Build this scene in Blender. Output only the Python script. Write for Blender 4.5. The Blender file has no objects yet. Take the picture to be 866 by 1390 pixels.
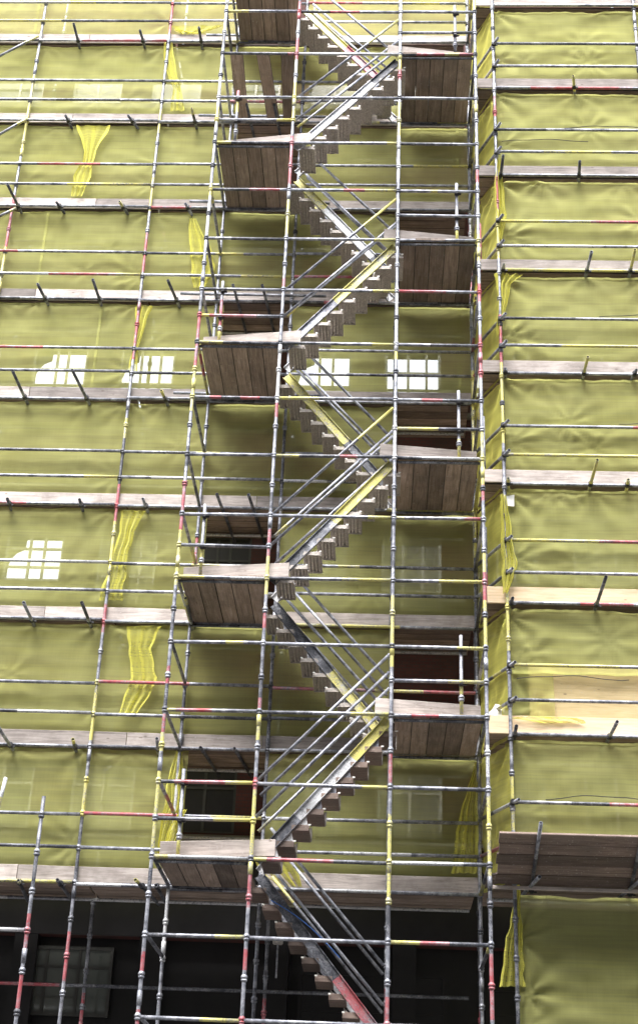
import bpy, bmesh, math, random
from mathutils import Vector, Matrix, noise
rnd = random.Random(7)
S = bpy.context.scene
COL = S.collection
ZG = -5.1                       # street level; z = 0 is one lift below the lowest landing
# ------------------------------------------------------------------ camera
CP = Vector((2.93616522, -19.24226256, -3.43759997)); PIT, ROL, YAW, FPX = 0.48149094, 0.0403905, 0.04929363, 1993.94
CM = Matrix.Rotation(YAW, 3, 'Z') @ Matrix.Rotation(math.pi/2+PIT, 3, 'X') @ Matrix.Rotation(ROL, 3, 'Z')
cd = bpy.data.cameras.new('camera'); cam = bpy.data.objects.new('camera', cd); COL.objects.link(cam)
cam.matrix_world = Matrix.Translation(CP) @ CM.to_4x4()
cd.sensor_fit = 'HORIZONTAL'; cd.sensor_width = 36; cd.lens = 36*FPX/866; cd.shift_y = -45/866
cd.clip_end = 500; S.camera = cam

def at(x, y, Y):                # where a sight line of the photograph meets the plane of depth Y (used for measuring)
    d = CM @ Vector(((x-433)/FPX, -(y-650)/FPX, -1)); t = (Y-CP.y)/d.y
    return CP + d*t
def px(v):
    c = CM.transposed() @ (Vector(v)-CP); return 433+FPX*c.x/-c.z, 650-FPX*c.y/-c.z
def tip(base, xt, yt):          # end of a level tube that starts at base and is seen ending at xt, yt
    d = CM @ Vector(((xt-433)/FPX, -(yt-650)/FPX, -1)); t = (base.z-CP.z)/d.z
    return CP + d*t

# ------------------------------------------------------------------ materials
def newmat(name):
    m = bpy.data.materials.new(name); m.use_nodes = True; nt = m.node_tree; nt.nodes.clear()
    out = nt.nodes.new('ShaderNodeOutputMaterial')
    return m, nt, out
def N(nt, t, **kw):
    n = nt.nodes.new(t)
    for k, v in kw.items():
        if k in n.inputs: n.inputs[k].default_value = v
        else: setattr(n, k, v)
    return n
def ramp(nt, src, stops, interp='LINEAR'):
    r = nt.nodes.new('ShaderNodeValToRGB'); cr = r.color_ramp; cr.interpolation = interp
    while len(cr.elements) > 1: cr.elements.remove(cr.elements[-1])
    cr.elements[0].position = stops[0][0]; cr.elements[0].color = stops[0][1]
    for p, c in stops[1:]:
        e = cr.elements.new(p); e.color = c
    nt.links.new(src, r.inputs[0]); return r.outputs[0]
def g4(v): return (v, v, v, 1)
def mixc(nt, fac, a, b, mode='MIX'):
    m = nt.nodes.new('ShaderNodeMix'); m.data_type = 'RGBA'; m.blend_type = mode
    for i, s in ((0, fac), (6, a), (7, b)):
        if hasattr(s, 'is_output'): nt.links.new(s, m.inputs[i])
        else: m.inputs[i].default_value = s
    return m.outputs[2]
def math_(nt, op, a, b=0.0):
    m = nt.nodes.new('ShaderNodeMath'); m.operation = op
    for i, s in enumerate((a, b)):
        if hasattr(s, 'is_output'): nt.links.new(s, m.inputs[i])
        else: m.inputs[i].default_value = s
    return m.outputs[0]

def tube_mat():
    m, nt, out = newmat('scaffold_steel'); L = nt.links.new
    co = N(nt, 'ShaderNodeNewGeometry'); at_ = N(nt, 'ShaderNodeAttribute', attribute_name='paint')
    n1 = N(nt, 'ShaderNodeTexNoise', Scale=9.0, Detail=6.0, Roughness=0.65); L(co.outputs['Position'], n1.inputs['Vector'])
    n2 = N(nt, 'ShaderNodeTexNoise', Scale=38.0, Detail=4.0, Roughness=0.7); L(co.outputs['Position'], n2.inputs['Vector'])
    n3 = N(nt, 'ShaderNodeTexNoise', Scale=3.0, Detail=2.0); L(co.outputs['Position'], n3.inputs['Vector'])
    galv = ramp(nt, n1.outputs[0], [(.3, (.09,.095,.115,1)), (.5, (.28,.29,.33,1)), (.70, (.54,.55,.59,1))])
    galv = mixc(nt, ramp(nt, n2.outputs[0], [(.58, g4(0)), (.68, g4(1))]), galv, (.10,.085,.08,1))
    wear = ramp(nt, math_(nt, 'ADD', math_(nt, 'MULTIPLY', n2.outputs[0], .6), math_(nt, 'MULTIPLY', n3.outputs[0], .4)), [(.47, g4(1)), (.60, g4(.10))])
    fac = math_(nt, 'MULTIPLY', wear, at_.outputs['Alpha'])
    pc = mixc(nt, ramp(nt, n1.outputs[0], [(.45, g4(0)), (.8, g4(.45))]), at_.outputs['Color'], (.12,.11,.10,1))
    colr = mixc(nt, fac, galv, pc)
    b = N(nt, 'ShaderNodeBsdfPrincipled'); L(colr, b.inputs['Base Color'])
    L(math_(nt, 'SUBTRACT', .62, math_(nt, 'MULTIPLY', fac, .5)), b.inputs['Metallic'])
    L(ramp(nt, n2.outputs[0], [(.3, g4(.38)), (.7, g4(.65))]), b.inputs['Roughness'])
    bp = N(nt, 'ShaderNodeBump', Strength=.25, Distance=.004); L(n2.outputs[0], bp.inputs['Height']); L(bp.outputs[0], b.inputs['Normal'])
    L(b.outputs[0], out.inputs[0]); return m
def wood_mat(name, lo, mid, hi, stain=.5, edge=False):
    m, nt, out = newmat(name); L = nt.links.new
    tc = N(nt, 'ShaderNodeTexCoord'); oi = N(nt, 'ShaderNodeObjectInfo')
    add = N(nt, 'ShaderNodeVectorMath', operation='ADD'); sc = N(nt, 'ShaderNodeVectorMath', operation='SCALE')
    cmb = N(nt, 'ShaderNodeCombineXYZ'); L(oi.outputs['Random'], cmb.inputs[0]); L(oi.outputs['Random'], cmb.inputs[1]); L(oi.outputs['Random'], cmb.inputs[2])
    L(cmb.outputs[0], sc.inputs[0]); sc.inputs['Scale'].default_value = 53.0
    L(tc.outputs['Object'], add.inputs[0]); L(sc.outputs[0], add.inputs[1])
    mp = N(nt, 'ShaderNodeMapping'); mp.inputs['Scale'].default_value = (1.1, 16, 16); L(add.outputs[0], mp.inputs[0])
    n1 = N(nt, 'ShaderNodeTexNoise', Scale=1.5, Detail=7.0, Roughness=0.7, Distortion=.9); L(mp.outputs[0], n1.inputs['Vector'])
    n2 = N(nt, 'ShaderNodeTexNoise', Scale=2.2, Detail=4.0, Roughness=.6); L(add.outputs[0], n2.inputs['Vector'])
    n4 = N(nt, 'ShaderNodeTexNoise', Scale=30.0, Detail=3.0); L(add.outputs[0], n4.inputs['Vector'])
    mk = N(nt, 'ShaderNodeMapping'); mk.inputs['Scale'].default_value = (2.2, 5, 5); L(add.outputs[0], mk.inputs[0])
    vo = N(nt, 'ShaderNodeTexVoronoi', Scale=1.3); L(mk.outputs[0], vo.inputs['Vector'])
    c = ramp(nt, n1.outputs[0], [(.28, lo), (.5, mid), (.74, hi)])
    c = mixc(nt, ramp(nt, vo.outputs['Distance'], [(.03, g4(.75)), (.10, g4(0))]), c, (.09,.05,.03,1))
    c = mixc(nt, ramp(nt, n2.outputs[0], [(.42, g4(0)), (.7, g4(stain))]), c, (.10,.085,.075,1))
    c = mixc(nt, ramp(nt, n4.outputs[0], [(.62, g4(0)), (.75, g4(.4))]), c, (.5,.47,.44,1))
    if edge:                        # shade in the gaps between boards, painted dark along their long edges
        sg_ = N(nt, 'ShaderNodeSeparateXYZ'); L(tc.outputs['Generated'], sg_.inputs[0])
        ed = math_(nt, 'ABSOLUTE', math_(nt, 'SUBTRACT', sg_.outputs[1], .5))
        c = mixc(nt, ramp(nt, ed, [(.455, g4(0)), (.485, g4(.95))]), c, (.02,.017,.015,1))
    hv = N(nt, 'ShaderNodeHueSaturation'); L(c, hv.inputs['Color']); L(ramp(nt, oi.outputs['Random'], [(0, g4(.6)), (1, g4(1.5))]), hv.inputs['Value'])
    b = N(nt, 'ShaderNodeBsdfPrincipled', Roughness=.85); L(hv.outputs[0], b.inputs['Base Color'])
    bp = N(nt, 'ShaderNodeBump', Strength=.4, Distance=.006); L(n1.outputs[0], bp.inputs['Height']); L(bp.outputs[0], b.inputs['Normal'])
    L(b.outputs[0], out.inputs[0]); return m
def net_mat(name, colr, dark, thr):
    m, nt, out = newmat(name); L = nt.links.new
    ge = N(nt, 'ShaderNodeNewGeometry')
    dot = N(nt, 'ShaderNodeVectorMath', operation='DOT_PRODUCT'); L(ge.outputs['Incoming'], dot.inputs[0]); L(ge.outputs['Normal'], dot.inputs[1])
    ca = math_(nt, 'MAXIMUM', math_(nt, 'ABSOLUTE', dot.outputs['Value']), .12)
    mp = N(nt, 'ShaderNodeMapping'); mp.inputs['Scale'].default_value = (.5, .5, 22); L(ge.outputs['Position'], mp.inputs[0])
    n1 = N(nt, 'ShaderNodeTexNoise', Scale=1.6, Detail=5.0, Roughness=.6); L(mp.outputs[0], n1.inputs['Vector'])
    mpv = N(nt, 'ShaderNodeMapping'); mpv.inputs['Scale'].default_value = (30, 30, .4); L(ge.outputs['Position'], mpv.inputs[0])
    n3 = N(nt, 'ShaderNodeTexNoise', Scale=1.6, Detail=4.0, Roughness=.6); L(mpv.outputs[0], n3.inputs['Vector'])
    n2 = N(nt, 'ShaderNodeTexNoise', Scale=.9, Detail=4.0, Roughness=.6); L(ge.outputs['Position'], n2.inputs['Vector'])
    # a woven mesh: what passes straight through falls with thread cover seen at a slant
    t = math_(nt, 'MULTIPLY', thr, ramp(nt, n1.outputs[0], [(.3, g4(.88)), (.7, g4(1.09))]))
    t = math_(nt, 'MULTIPLY', t, ramp(nt, n3.outputs[0], [(.3, g4(.975)), (.7, g4(1.02))]))
    T = math_(nt, 'POWER', t, math_(nt, 'DIVIDE', 1.0, ca))
    c = mixc(nt, ramp(nt, n2.outputs[0], [(.35, g4(0)), (.7, g4(1))]), colr, dark)
    c = mixc(nt, ramp(nt, n1.outputs[0], [(.3, g4(0)), (.75, g4(.35))]), c, (colr[0]*1.12, colr[1]*1.10, colr[2]*1.5, 1))
    df = N(nt, 'ShaderNodeBsdfDiffuse'); tr = N(nt, 'ShaderNodeBsdfTranslucent'); L(c, df.inputs[0]); L(c, tr.inputs[0])
    bp = N(nt, 'ShaderNodeBump', Strength=.3, Distance=.01)
    mw = N(nt, 'ShaderNodeMapping'); mw.inputs['Scale'].default_value = (1.5, 1.5, 9); L(ge.outputs['Position'], mw.inputs[0])
    nw = N(nt, 'ShaderNodeTexNoise', Scale=2.2, Detail=6.0, Roughness=.6, Distortion=.6); L(mw.outputs[0], nw.inputs['Vector'])
    L(nw.outputs[0], bp.inputs['Height']); L(bp.outputs[0], df.inputs['Normal'])
    m1 = N(nt, 'ShaderNodeMixShader', Fac=.38); L(df.outputs[0], m1.inputs[1]); L(tr.outputs[0], m1.inputs[2])
    tp = N(nt, 'ShaderNodeBsdfTransparent'); m2 = N(nt, 'ShaderNodeMixShader'); L(T, m2.inputs[0]); L(m1.outputs[0], m2.inputs[1]); L(tp.outputs[0], m2.inputs[2])
    L(m2.outputs[0], out.inputs[0]); return m
def plain(name, c, rough=.6, metal=0, ns=12, var=.25):
    m, nt, out = newmat(name); L = nt.links.new
    tc = N(nt, 'ShaderNodeNewGeometry'); n = N(nt, 'ShaderNodeTexNoise', Scale=float(ns), Detail=5.0, Roughness=.65); L(tc.outputs['Position'], n.inputs['Vector'])
    cc = ramp(nt, n.outputs[0], [(.3, (c[0]*(1-var), c[1]*(1-var), c[2]*(1-var), 1)), (.7, (min(1,c[0]*(1+var)), min(1,c[1]*(1+var)), min(1,c[2]*(1+var)), 1))])
    b = N(nt, 'ShaderNodeBsdfPrincipled', Roughness=rough, Metallic=metal); L(cc, b.inputs['Base Color']); L(b.outputs[0], out.inputs[0]); return m
def brick_mat(name, a, b_, mo):
    m, nt, out = newmat(name); L = nt.links.new
    ge = N(nt, 'ShaderNodeNewGeometry'); sx = N(nt, 'ShaderNodeSeparateXYZ'); cx = N(nt, 'ShaderNodeCombineXYZ')
    L(ge.outputs['Position'], sx.inputs[0]); L(sx.outputs[0], cx.inputs[0]); L(sx.outputs[2], cx.inputs[1])
    br = N(nt, 'ShaderNodeTexBrick', Color1=a, Color2=b_, Mortar=mo, Scale=4.4); L(cx.outputs[0], br.inputs[0])
    n = N(nt, 'ShaderNodeTexNoise', Scale=1.5, Detail=6.0); L(ge.outputs['Position'], n.inputs['Vector'])
    c = mixc(nt, ramp(nt, n.outputs[0], [(.4, g4(0)), (.75, g4(.7))]), br.outputs[0], (.03,.022,.018,1))
    b = N(nt, 'ShaderNodeBsdfPrincipled', Roughness=.9); L(c, b.inputs['Base Color']); L(b.outputs[0], out.inputs[0]); return m
def glass_mat(name, base, rough, metal):
    m, nt, out = newmat(name); L = nt.links.new
    ge = N(nt, 'ShaderNodeNewGeometry'); n = N(nt, 'ShaderNodeTexNoise', Scale=3.0, Detail=3.0); L(ge.outputs['Position'], n.inputs['Vector'])
    b = N(nt, 'ShaderNodeBsdfPrincipled', Roughness=rough, Metallic=metal); b.inputs['Specular IOR Level'].default_value = .8
    L(ramp(nt, n.outputs[0], [(.3, (base[0]*.85, base[1]*.85, base[2]*.85, 1)), (.7, (*base, 1))]), b.inputs['Base Color'])
    L(b.outputs[0], out.inputs[0]); return m

M_T = tube_mat()
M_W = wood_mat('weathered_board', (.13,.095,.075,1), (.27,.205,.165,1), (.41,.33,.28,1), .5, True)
M_K = wood_mat('toe_board_wood', (.19,.165,.15,1), (.37,.325,.30,1), (.54,.49,.46,1), .55)
M_F = wood_mat('dark_board', (.08,.057,.047,1), (.165,.12,.10,1), (.25,.195,.17,1))  # darker brown wood for fan boards, timber treads and boarding
M_P = wood_mat('new_pine', (.50,.37,.23,1), (.68,.52,.34,1), (.78,.64,.46,1), .12)
M_N = net_mat('debris_netting', (.71,.715,.27,1), (.60,.60,.195,1), .56)
M_NB = net_mat('loose_netting', (.84,.81,.20,1), (.76,.73,.16,1), .66)
M_AL = plain('dirty_aluminium', (.50,.47,.44), .5, .35, 20, .35)
M_SH = plain('tread_grating', (.44,.40,.365), .6, .15, 25, .35)
M_DK = plain('black_coupler', (.045,.045,.05), .5, .5, 30, .4)
M_WH = plain('white_frame', (.62,.62,.58), .5, 0, 20, .1)
M_GL = glass_mat('window_glass', (.10,.11,.10), .06, .0)
M_GM = glass_mat('sky_reflecting_glass', (.97,.98,.99), .015, 1.0)
M_BL = glass_mat('window_with_blind', (.28,.28,.25), .25, .0)
M_BR = brick_mat('red_brick', (.075,.020,.017,1), (.095,.028,.022,1), (.045,.034,.03,1))
M_ST = plain('stone_band', (.16,.145,.12), .85, 0, 6, .2)
M_BK = plain('dark_front_and_shade', (.012,.011,.012), .4, 0, 4, .3)
M_FR = plain('dark_frame', (.05,.05,.045), .6, 0, 9, .2)
M_PLY = wood_mat('plywood', (.58,.44,.22,1), (.74,.58,.31,1), (.82,.68,.40,1), .15)
M_PAPER = plain('white_sheet', (.8,.8,.78), .6, 0, 8, .06)
M_BAG = plain('green_plastic', (.03,.22,.10), .4, 0, 40, .3)
M_BLUE = plain('blue_rope', (.02,.10,.35), .5, 0, 40, .3)
M_WIRE = plain('black_cord', (.015,.015,.015), .6, 0, 40, .3)

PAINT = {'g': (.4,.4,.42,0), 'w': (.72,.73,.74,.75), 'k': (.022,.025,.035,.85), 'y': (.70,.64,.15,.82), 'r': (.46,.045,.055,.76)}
CN = {'g': 'grey', 'w': 'silver', 'k': 'black', 'y': 'yellow', 'r': 'red'}

# ------------------------------------------------------------------ object helpers
LABELS = {}
def tag(o, label, cat, group=None):
    if label in LABELS: print('DUPLICATE LABEL', label)
    if not 4 <= len(label.split()) <= 16: print('LABEL LENGTH', len(label.split()), label)
    LABELS[label] = o; o['label'] = label; o['category'] = cat
    if group: o['group'] = group
    return o
def link(name, me, mat, parent=None, loc=None):
    o = bpy.data.objects.new(name, me); COL.objects.link(o)
    if mat and not me.materials: me.materials.append(mat)
    if parent: o.parent = parent
    if loc is not None: o.location = loc
    return o
def empty(name, loc, label, cat, group=None):
    o = bpy.data.objects.new(name, None); COL.objects.link(o); o.location = loc; o.empty_display_size = .1
    tag(o, label, cat, group); return o
def bm2me(bm, name, smooth=False):
    bmesh.ops.recalc_face_normals(bm, faces=bm.faces)
    me = bpy.data.meshes.new(name); bm.to_mesh(me); bm.free()
    if smooth:
        for p in me.polygons: p.use_smooth = True
    return me
def box(bm, a, b):
    x0, y0, z0 = a; x1, y1, z1 = b
    v = [bm.verts.new(p) for p in ((x0,y0,z0),(x1,y0,z0),(x1,y1,z0),(x0,y1,z0),(x0,y0,z1),(x1,y0,z1),(x1,y1,z1),(x0,y1,z1))]
    for f in ((0,3,2,1),(4,5,6,7),(0,1,5,4),(1,2,6,5),(2,3,7,6),(3,0,4,7)): bm.faces.new([v[i] for i in f])
def frame_of(d):
    d = d.normalized(); u = d.cross(Vector((0,0,1)))
    if u.length < .1: u = d.cross(Vector((1,0,0)))
    u.normalize(); return d, u, d.cross(u).normalized()
def parse(spec):                # 'k.3 g.7' -> [(end fraction, code)]
    out = []; t = 0; its = []
    for s in spec.split():
        its.append((s[0], float(s[1:]) if len(s) > 1 else 1.0))
    tot = sum(i[1] for i in its)
    for c, w in its:
        t += w/tot; out.append((t, c))
    return out
def tube_mesh(p0, p1, spec='g', r=.0258, n=10, bend=0):
    """hollow scaffold tube from p0 to p1 in local space around p0, painted in bands"""
    p0 = Vector(p0); p1 = Vector(p1); d, u, w = frame_of(p1-p0); Ln = (p1-p0).length
    segs = parse(spec); cuts = [0.0]; cols = []
    for t, c in segs: cuts.append(t*Ln); cols.append(c)
    cuts[-1] = Ln
    verts = []; faces = []; fc = []
    def ring(s, rr):
        base = len(verts); q = d*s
        for i in range(n):
            a = 2*math.pi*i/n; verts.append(q + u*(math.cos(a)*rr) + w*(math.sin(a)*rr))
        return base
    def bridge(a, b, c):
        for i in range(n):
            j = (i+1) % n; faces.append((a+i, b+i, b+j, a+j)); fc.append(c)
    rs = [ring(c, r) for c in cuts]
    for k in range(len(cols)): bridge(rs[k], rs[k+1], cols[k])
    for s, dd, base, c in ((0, 1, rs[0], cols[0]), (Ln, -1, rs[-1], cols[-1])):
        a = ring(s, r*.80); b = ring(s+dd*min(.08, Ln*.3), r*.80)
        bridge(base, a, c); bridge(a, b, 'k'); faces.append(tuple(range(b, b+n))); fc.append('k')
    me = bpy.data.meshes.new('tube'); me.from_pydata([tuple(v) for v in verts], [], faces)
    ca = me.color_attributes.new('paint', 'FLOAT_COLOR', 'CORNER')
    li = 0
    for p, c in zip(me.polygons, fc):
        p.use_smooth = True
        for _ in p.vertices: ca.data[li].color = PAINT[c]; li += 1
    bm = bmesh.new(); bm.from_mesh(me); bmesh.ops.recalc_face_normals(bm, faces=bm.faces); bm.to_mesh(me); bm.free()
    return me
def rspec(k=5):
    out = []
    for _ in range(rnd.randint(2, k)):
        out.append(rnd.choices('gkyrw', (60, 17, 9, 4, 10))[0] + '%.2f' % rnd.uniform(.2, 1))
    return ' '.join(out)
def colour_words(spec):
    seen = []
    tot = {}
    for s in spec.split(): tot[s[0]] = tot.get(s[0], 0) + (float(s[1:]) if len(s) > 1 else 1)
    sm = sum(tot.values())
    for c in sorted(tot, key=lambda c: -tot[c]):
        if tot[c]/sm > .15: seen.append(CN[c])
    seen = seen[:3]
    return seen[0] if len(seen) == 1 else '-and-'.join(seen[:2])
def tube(name, p0, p1, label, cat, spec='g', group=None, parent=None, r=.0258):
    me = tube_mesh(p0, p1, spec, r)
    o = link(name, me, M_T, parent, Vector(p0))
    if label: tag(o, label, cat, group)
    return o

# cup: the ring joint found every half metre on a standard
def lathe(profile, n=12, spec='g'):
    bm = bmesh.new(); rings = []
    for z, r in profile:
        rings.append([bm.verts.new((r*math.cos(2*math.pi*i/n), r*math.sin(2*math.pi*i/n), z)) for i in range(n)])
    for a, b in zip(rings, rings[1:]):
        for i in range(n): bm.faces.new((a[i], a[(i+1)%n], b[(i+1)%n], b[i]))
    me = bm2me(bm, 'lathe'); me.materials.append(M_T)
    ca = me.color_attributes.new('paint', 'FLOAT_COLOR', 'CORNER')
    for d_ in ca.data: d_.color = PAINT[spec]
    for p in me.polygons: p.use_smooth = True
    return me
CUPP = [(-.03,.0265),(-.028,.035),(-.012,.041),(-.002,.041),(.0,.033),(.012,.033),(.015,.043),(.034,.043),(.05,.034),(.06,.0265)]
CUPS = {c: lathe(CUPP, spec=c) for c in 'gykrw'}
SLVP = [(-.09,.0265),(-.088,.033),(.088,.033),(.09,.0265)]
SLV = {c: lathe(SLVP, spec=c) for c in 'gykrw'}
def standard(name, x, y, z0, z1, spec, label, cat='standard', group=None, cups=True, lean=0.0):
    """upright tube with its cup joints; spec runs from bottom to top"""
    e = empty(name, (x, y, z0), label, cat, group)
    me = tube_mesh((0,0,0), (lean,0,z1-z0), spec, .0262, 12); link('tube', me, M_T, e)
    segs = parse(spec)
    if cups:
        z = math.ceil(z0*2+.2)/2
        while z < z1-.02:
            t = (z-z0)/(z1-z0); c = next((c for tt, c in segs if tt >= t), 'g')
            if rnd.random() < .35: c = rnd.choice('gk')
            o = link('cup_joint', CUPS[c], None, e, (lean*t, 0, z-z0)); o.rotation_euler.z = rnd.uniform(0, 3)
            z += .5
        z = z0 + rnd.uniform(.8, 1.4)
        while z < z1-.4:
            t = (z-z0)/(z1-z0); c = next((c for tt, c in segs if tt >= t), 'g')
            link('joint_sleeve', SLV[c], None, e, (lean*t, 0, z-z0)); z += rnd.choice((2, 3))
    return e
def coupler_mesh():
    bm = bmesh.new(); box(bm, (-.035,-.045,-.04), (.035,.045,.04)); bmesh.ops.bevel(bm, geom=bm.edges[:], offset=.014, segments=2, affect='EDGES')
    box(bm, (.03,-.012,-.03), (.072,.012,-.008)); box(bm, (-.012,.04,.01), (.012,.078,.034))
    return bm2me(bm, 'coupler')
COUP = coupler_mesh(); COUP.materials.append(M_DK)

def board(name, p0, axis, length, w, t, label, cat, mat, group=None, parent=None, flat=True, bow=0.0, ztilt=0.0, yaw=0.0):
    """a timber board; local x is the grain. flat: wide face level, else on edge"""
    bm = bmesh.new(); ns = 8
    hw, ht = (w/2, t/2) if flat else (t/2, w/2)
    rings = []
    ch = min(hw, ht)*.42
    for i in range(ns+1):
        s = i/ns; x = length*s; dz = bow*math.sin(math.pi*s) + rnd.uniform(-.002, .002); dy = rnd.uniform(-.002, .002)
        prof = [(-hw+ch,-ht),(hw-ch,-ht),(hw,-ht+ch),(hw,ht-ch),(hw-ch,ht),(-hw+ch,ht),(-hw,ht-ch),(-hw,-ht+ch)]
        rings.append([bm.verts.new((x, a+dy, b+dz)) for a, b in prof])
    for a, b in zip(rings, rings[1:]):
        for i in range(8): bm.faces.new((a[i], a[(i+1)%8], b[(i+1)%8], b[i]))
    bm.faces.new(rings[0]); bm.faces.new(rings[-1])
    o = link(name, bm2me(bm, name), mat, parent, Vector(p0))
    o.rotation_euler = (0, -ztilt, (math.pi/2 if axis == 'y' else 0) + yaw)
    if label: tag(o, label, cat, group)
    return o

# ------------------------------------------------------------------ wording of levels
LL = {1: 'lowest', 5: 'second-lowest', 9: 'middle', 13: 'second-highest', 17: 'top'}
RL = {3: 'lowest', 7: 'second-lowest', 11: 'second-highest', 15: 'top'}
DK = dict(zip(range(1, 18, 2), ('lowest', 'second-lowest', 'third-lowest', 'fourth-lowest', 'middle', 'fourth-highest', 'third-highest', 'second-highest', 'top')))
def lev(n):
    if n == -1: return 'second below lowest left landing'
    if n == 0: return 'just below lowest left landing'
    b = int(math.floor(n)); f = n-b
    if b % 4 == 1: return ('level with' if f == 0 else 'half-metre above') + ' %s left landing' % LL[b]
    if b % 4 == 2: return 'a metre above %s left landing' % LL[b-1]
    if b % 4 == 3: return ('level with' if f == 0 else 'half-metre above') + ' %s right landing' % RL[b]
    return 'a metre above %s right landing' % RL[b-1]

# ------------------------------------------------------------------ stair tower: standards
X4 = (0.0, 1.3, 3.1, 4.4); TOP = 20.0
spec_L = 'g4.6 r.2 g.5 r.3 g.8 k.4 g.3 y1.2 g.3 y.3 r.3 k.5 r.3 g.6 k.4 g.4 y1 r.9 g.3 k.4 g.7 y.9 r1.1 k.5 g1 w1.2 y.3 g1.5 y.4 w1 g.6 k.3 w1.2 g4'
spec_M = 'g4.6 r.2 g.7 r.3 g.6 r.5 y1.3 r.2 g.6 y.4 r.3 k.7 g.5 r.3 g.3 y.7 r.5 g.4 k.3 g1.5 r.3 w1.2 g1.3 r.2 g1 y.9 g.3 r1.2 g.4 y1 w.6 r.6 g.6 r.4 k.4 g4'
spec_R = 'g4.6 y.3 r.5 g.9 k.5 y1.4 g.5 r.5 g1.5 y1.3 g.5 k.4 g1.8 w.9 g1.2 y.2 w1.3 g1.5 k.3 g1 w1.1 y.9 w.6 r.3 y.5 g1 w1 g4'
spec_Q = 'g4.8 r.9 k1.1 y1.2 g.3 w.5 g1.6 y.8 r.5 y.4 g.9 r.3 y1.1 g1 r.9 g.7 r.4 g.5 y.6 g1.2 r.3 g1.4 y.3 g1.1 k.3 g.9 y.6 g4'
for x, sp, nm in zip(X4, (spec_L, spec_M, spec_R, spec_Q), ('left edge of stair tower', 'left end of zigzag stair flights', 'right end of zigzag stair flights', 'right edge of stair tower')):
    standard('scaffold_standard', x, 0, ZG, TOP, sp, 'tall front upright tube with cup joints at %s' % nm, group='uprights of the stair tower')
for x, nm in zip(X4, ('left corner of left landings', 'right corner of left landings', 'left corner of right landings', 'right corner of right landings')):
    standard('scaffold_standard', x, 1.8, ZG, TOP, rspec(5)+' '+rspec(5)+' '+rspec(5)+' '+rspec(5)+' '+rspec(5), 'rear upright tube behind the tower at back %s' % nm, group='uprights of the stair tower')

# ledgers of the tower front, as painted in the photograph
FL = {0: 'k.3 g.4 y.3', 1: 'y.15 w.85', 1.5: 'k.3 g.3 y.4', 2: 'k.15 r.55 y.3', 3: 'y.1 r.4 g.5', 4: 'g.6 y.2 g.2', 5: 'y.3 g.3 w.4', 5.5: 'g.4 k.6', 6: 'g', 7: 'g.6 k.1 g.3',
      8: 'g.2 r.15 k.25 r.25 k.2', 9: 'y.3 k.7', 9.5: 'y.1 r.6 k.3', 10: 'k.3 g.7', 11: 'g.3 k.7', 12: 'k.5 r.4 g.1', 13: 'y.2 k.8', 13.5: 'g.8 y.2', 14: 'g', 15: 'k.9 r.1', 16: 'y.3 g.7', 17: 'g.6 y.4', -1: 'g.6 y.4'}
FM = {0: 'g', 1: 'y.1 r.5 k.4', 2: 'g.8 y.2', 3: 'k.4 g.3 y.3', 4: 'g', 5: 'k.35 g.25 y.4', 6: 'g.8 y.2', 7: 'y.2 k.35 r.15 k.3', 8: 'y.35 g.65', 9: 'k.3 g.5 y.2', 10: 'g.8 y.2', 11: 'g.8 y.2',
      12: 'g.5 r.2 y.3', 13: 'g.9 y.1', 14: 'g', 15: 'w', 16: 'k.3 r.3 g.4', 17: 'g.5 k.5', -1: 'g'}
FR = {0: 'y.3 r.3 k.4', 1: 'w.75 k.25', 2: 'g.7 k.3', 3: 'g.2 r.3 g.5', 3.5: 'g.6 y.4', 4: 'g.7 y.3', 5: 'k.2 g.3 y.5', 6: 'y.1 g.7 r.2', 7: 'k.3 w.7', 7.5: 'y.5 k.5', 8: 'g.3 r.25 k.45', 9: 'g.4 k.6',
      10: 'r.6 g.4', 11: 'g', 11.5: 'g', 12: 'g.4 y.1 g.5', 13: 'k.7 g.3', 14: 'g', 15: 'k.2 r.4 y.2 r.2', 15.5: 'g.7 k.3', 16: 'g', 17: 'k.4 g.6', -1: 'g.6 r.4'}
for i, (tb, bn) in enumerate(((FL, 'front left bay'), (FM, 'front middle bay'), (FR, 'front right bay'))):
    for n, sp in tb.items():
        tube('ledger', (X4[i]+.03, rnd.uniform(-.004,.004), n+.01), (X4[i+1]-.03, 0, n+.01+rnd.uniform(-.012,.012)),
             '%s rail in tower %s, %s' % (colour_words(sp), bn, lev(n)), 'rail', sp, 'rails across the front of the stair tower')
for n in list(range(-1, 18)):
    for x, sd in ((0, 'left'), (4.4, 'right')):
        sp = rspec(3)
        tube('side_rail', (x, .03, n+.03), (x, 1.77, n+.03+rnd.uniform(-.02,.02)), 'side rail running back on tower %s side, %s' % (sd, lev(n)), 'rail', sp, 'side rails of the stair tower')

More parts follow.
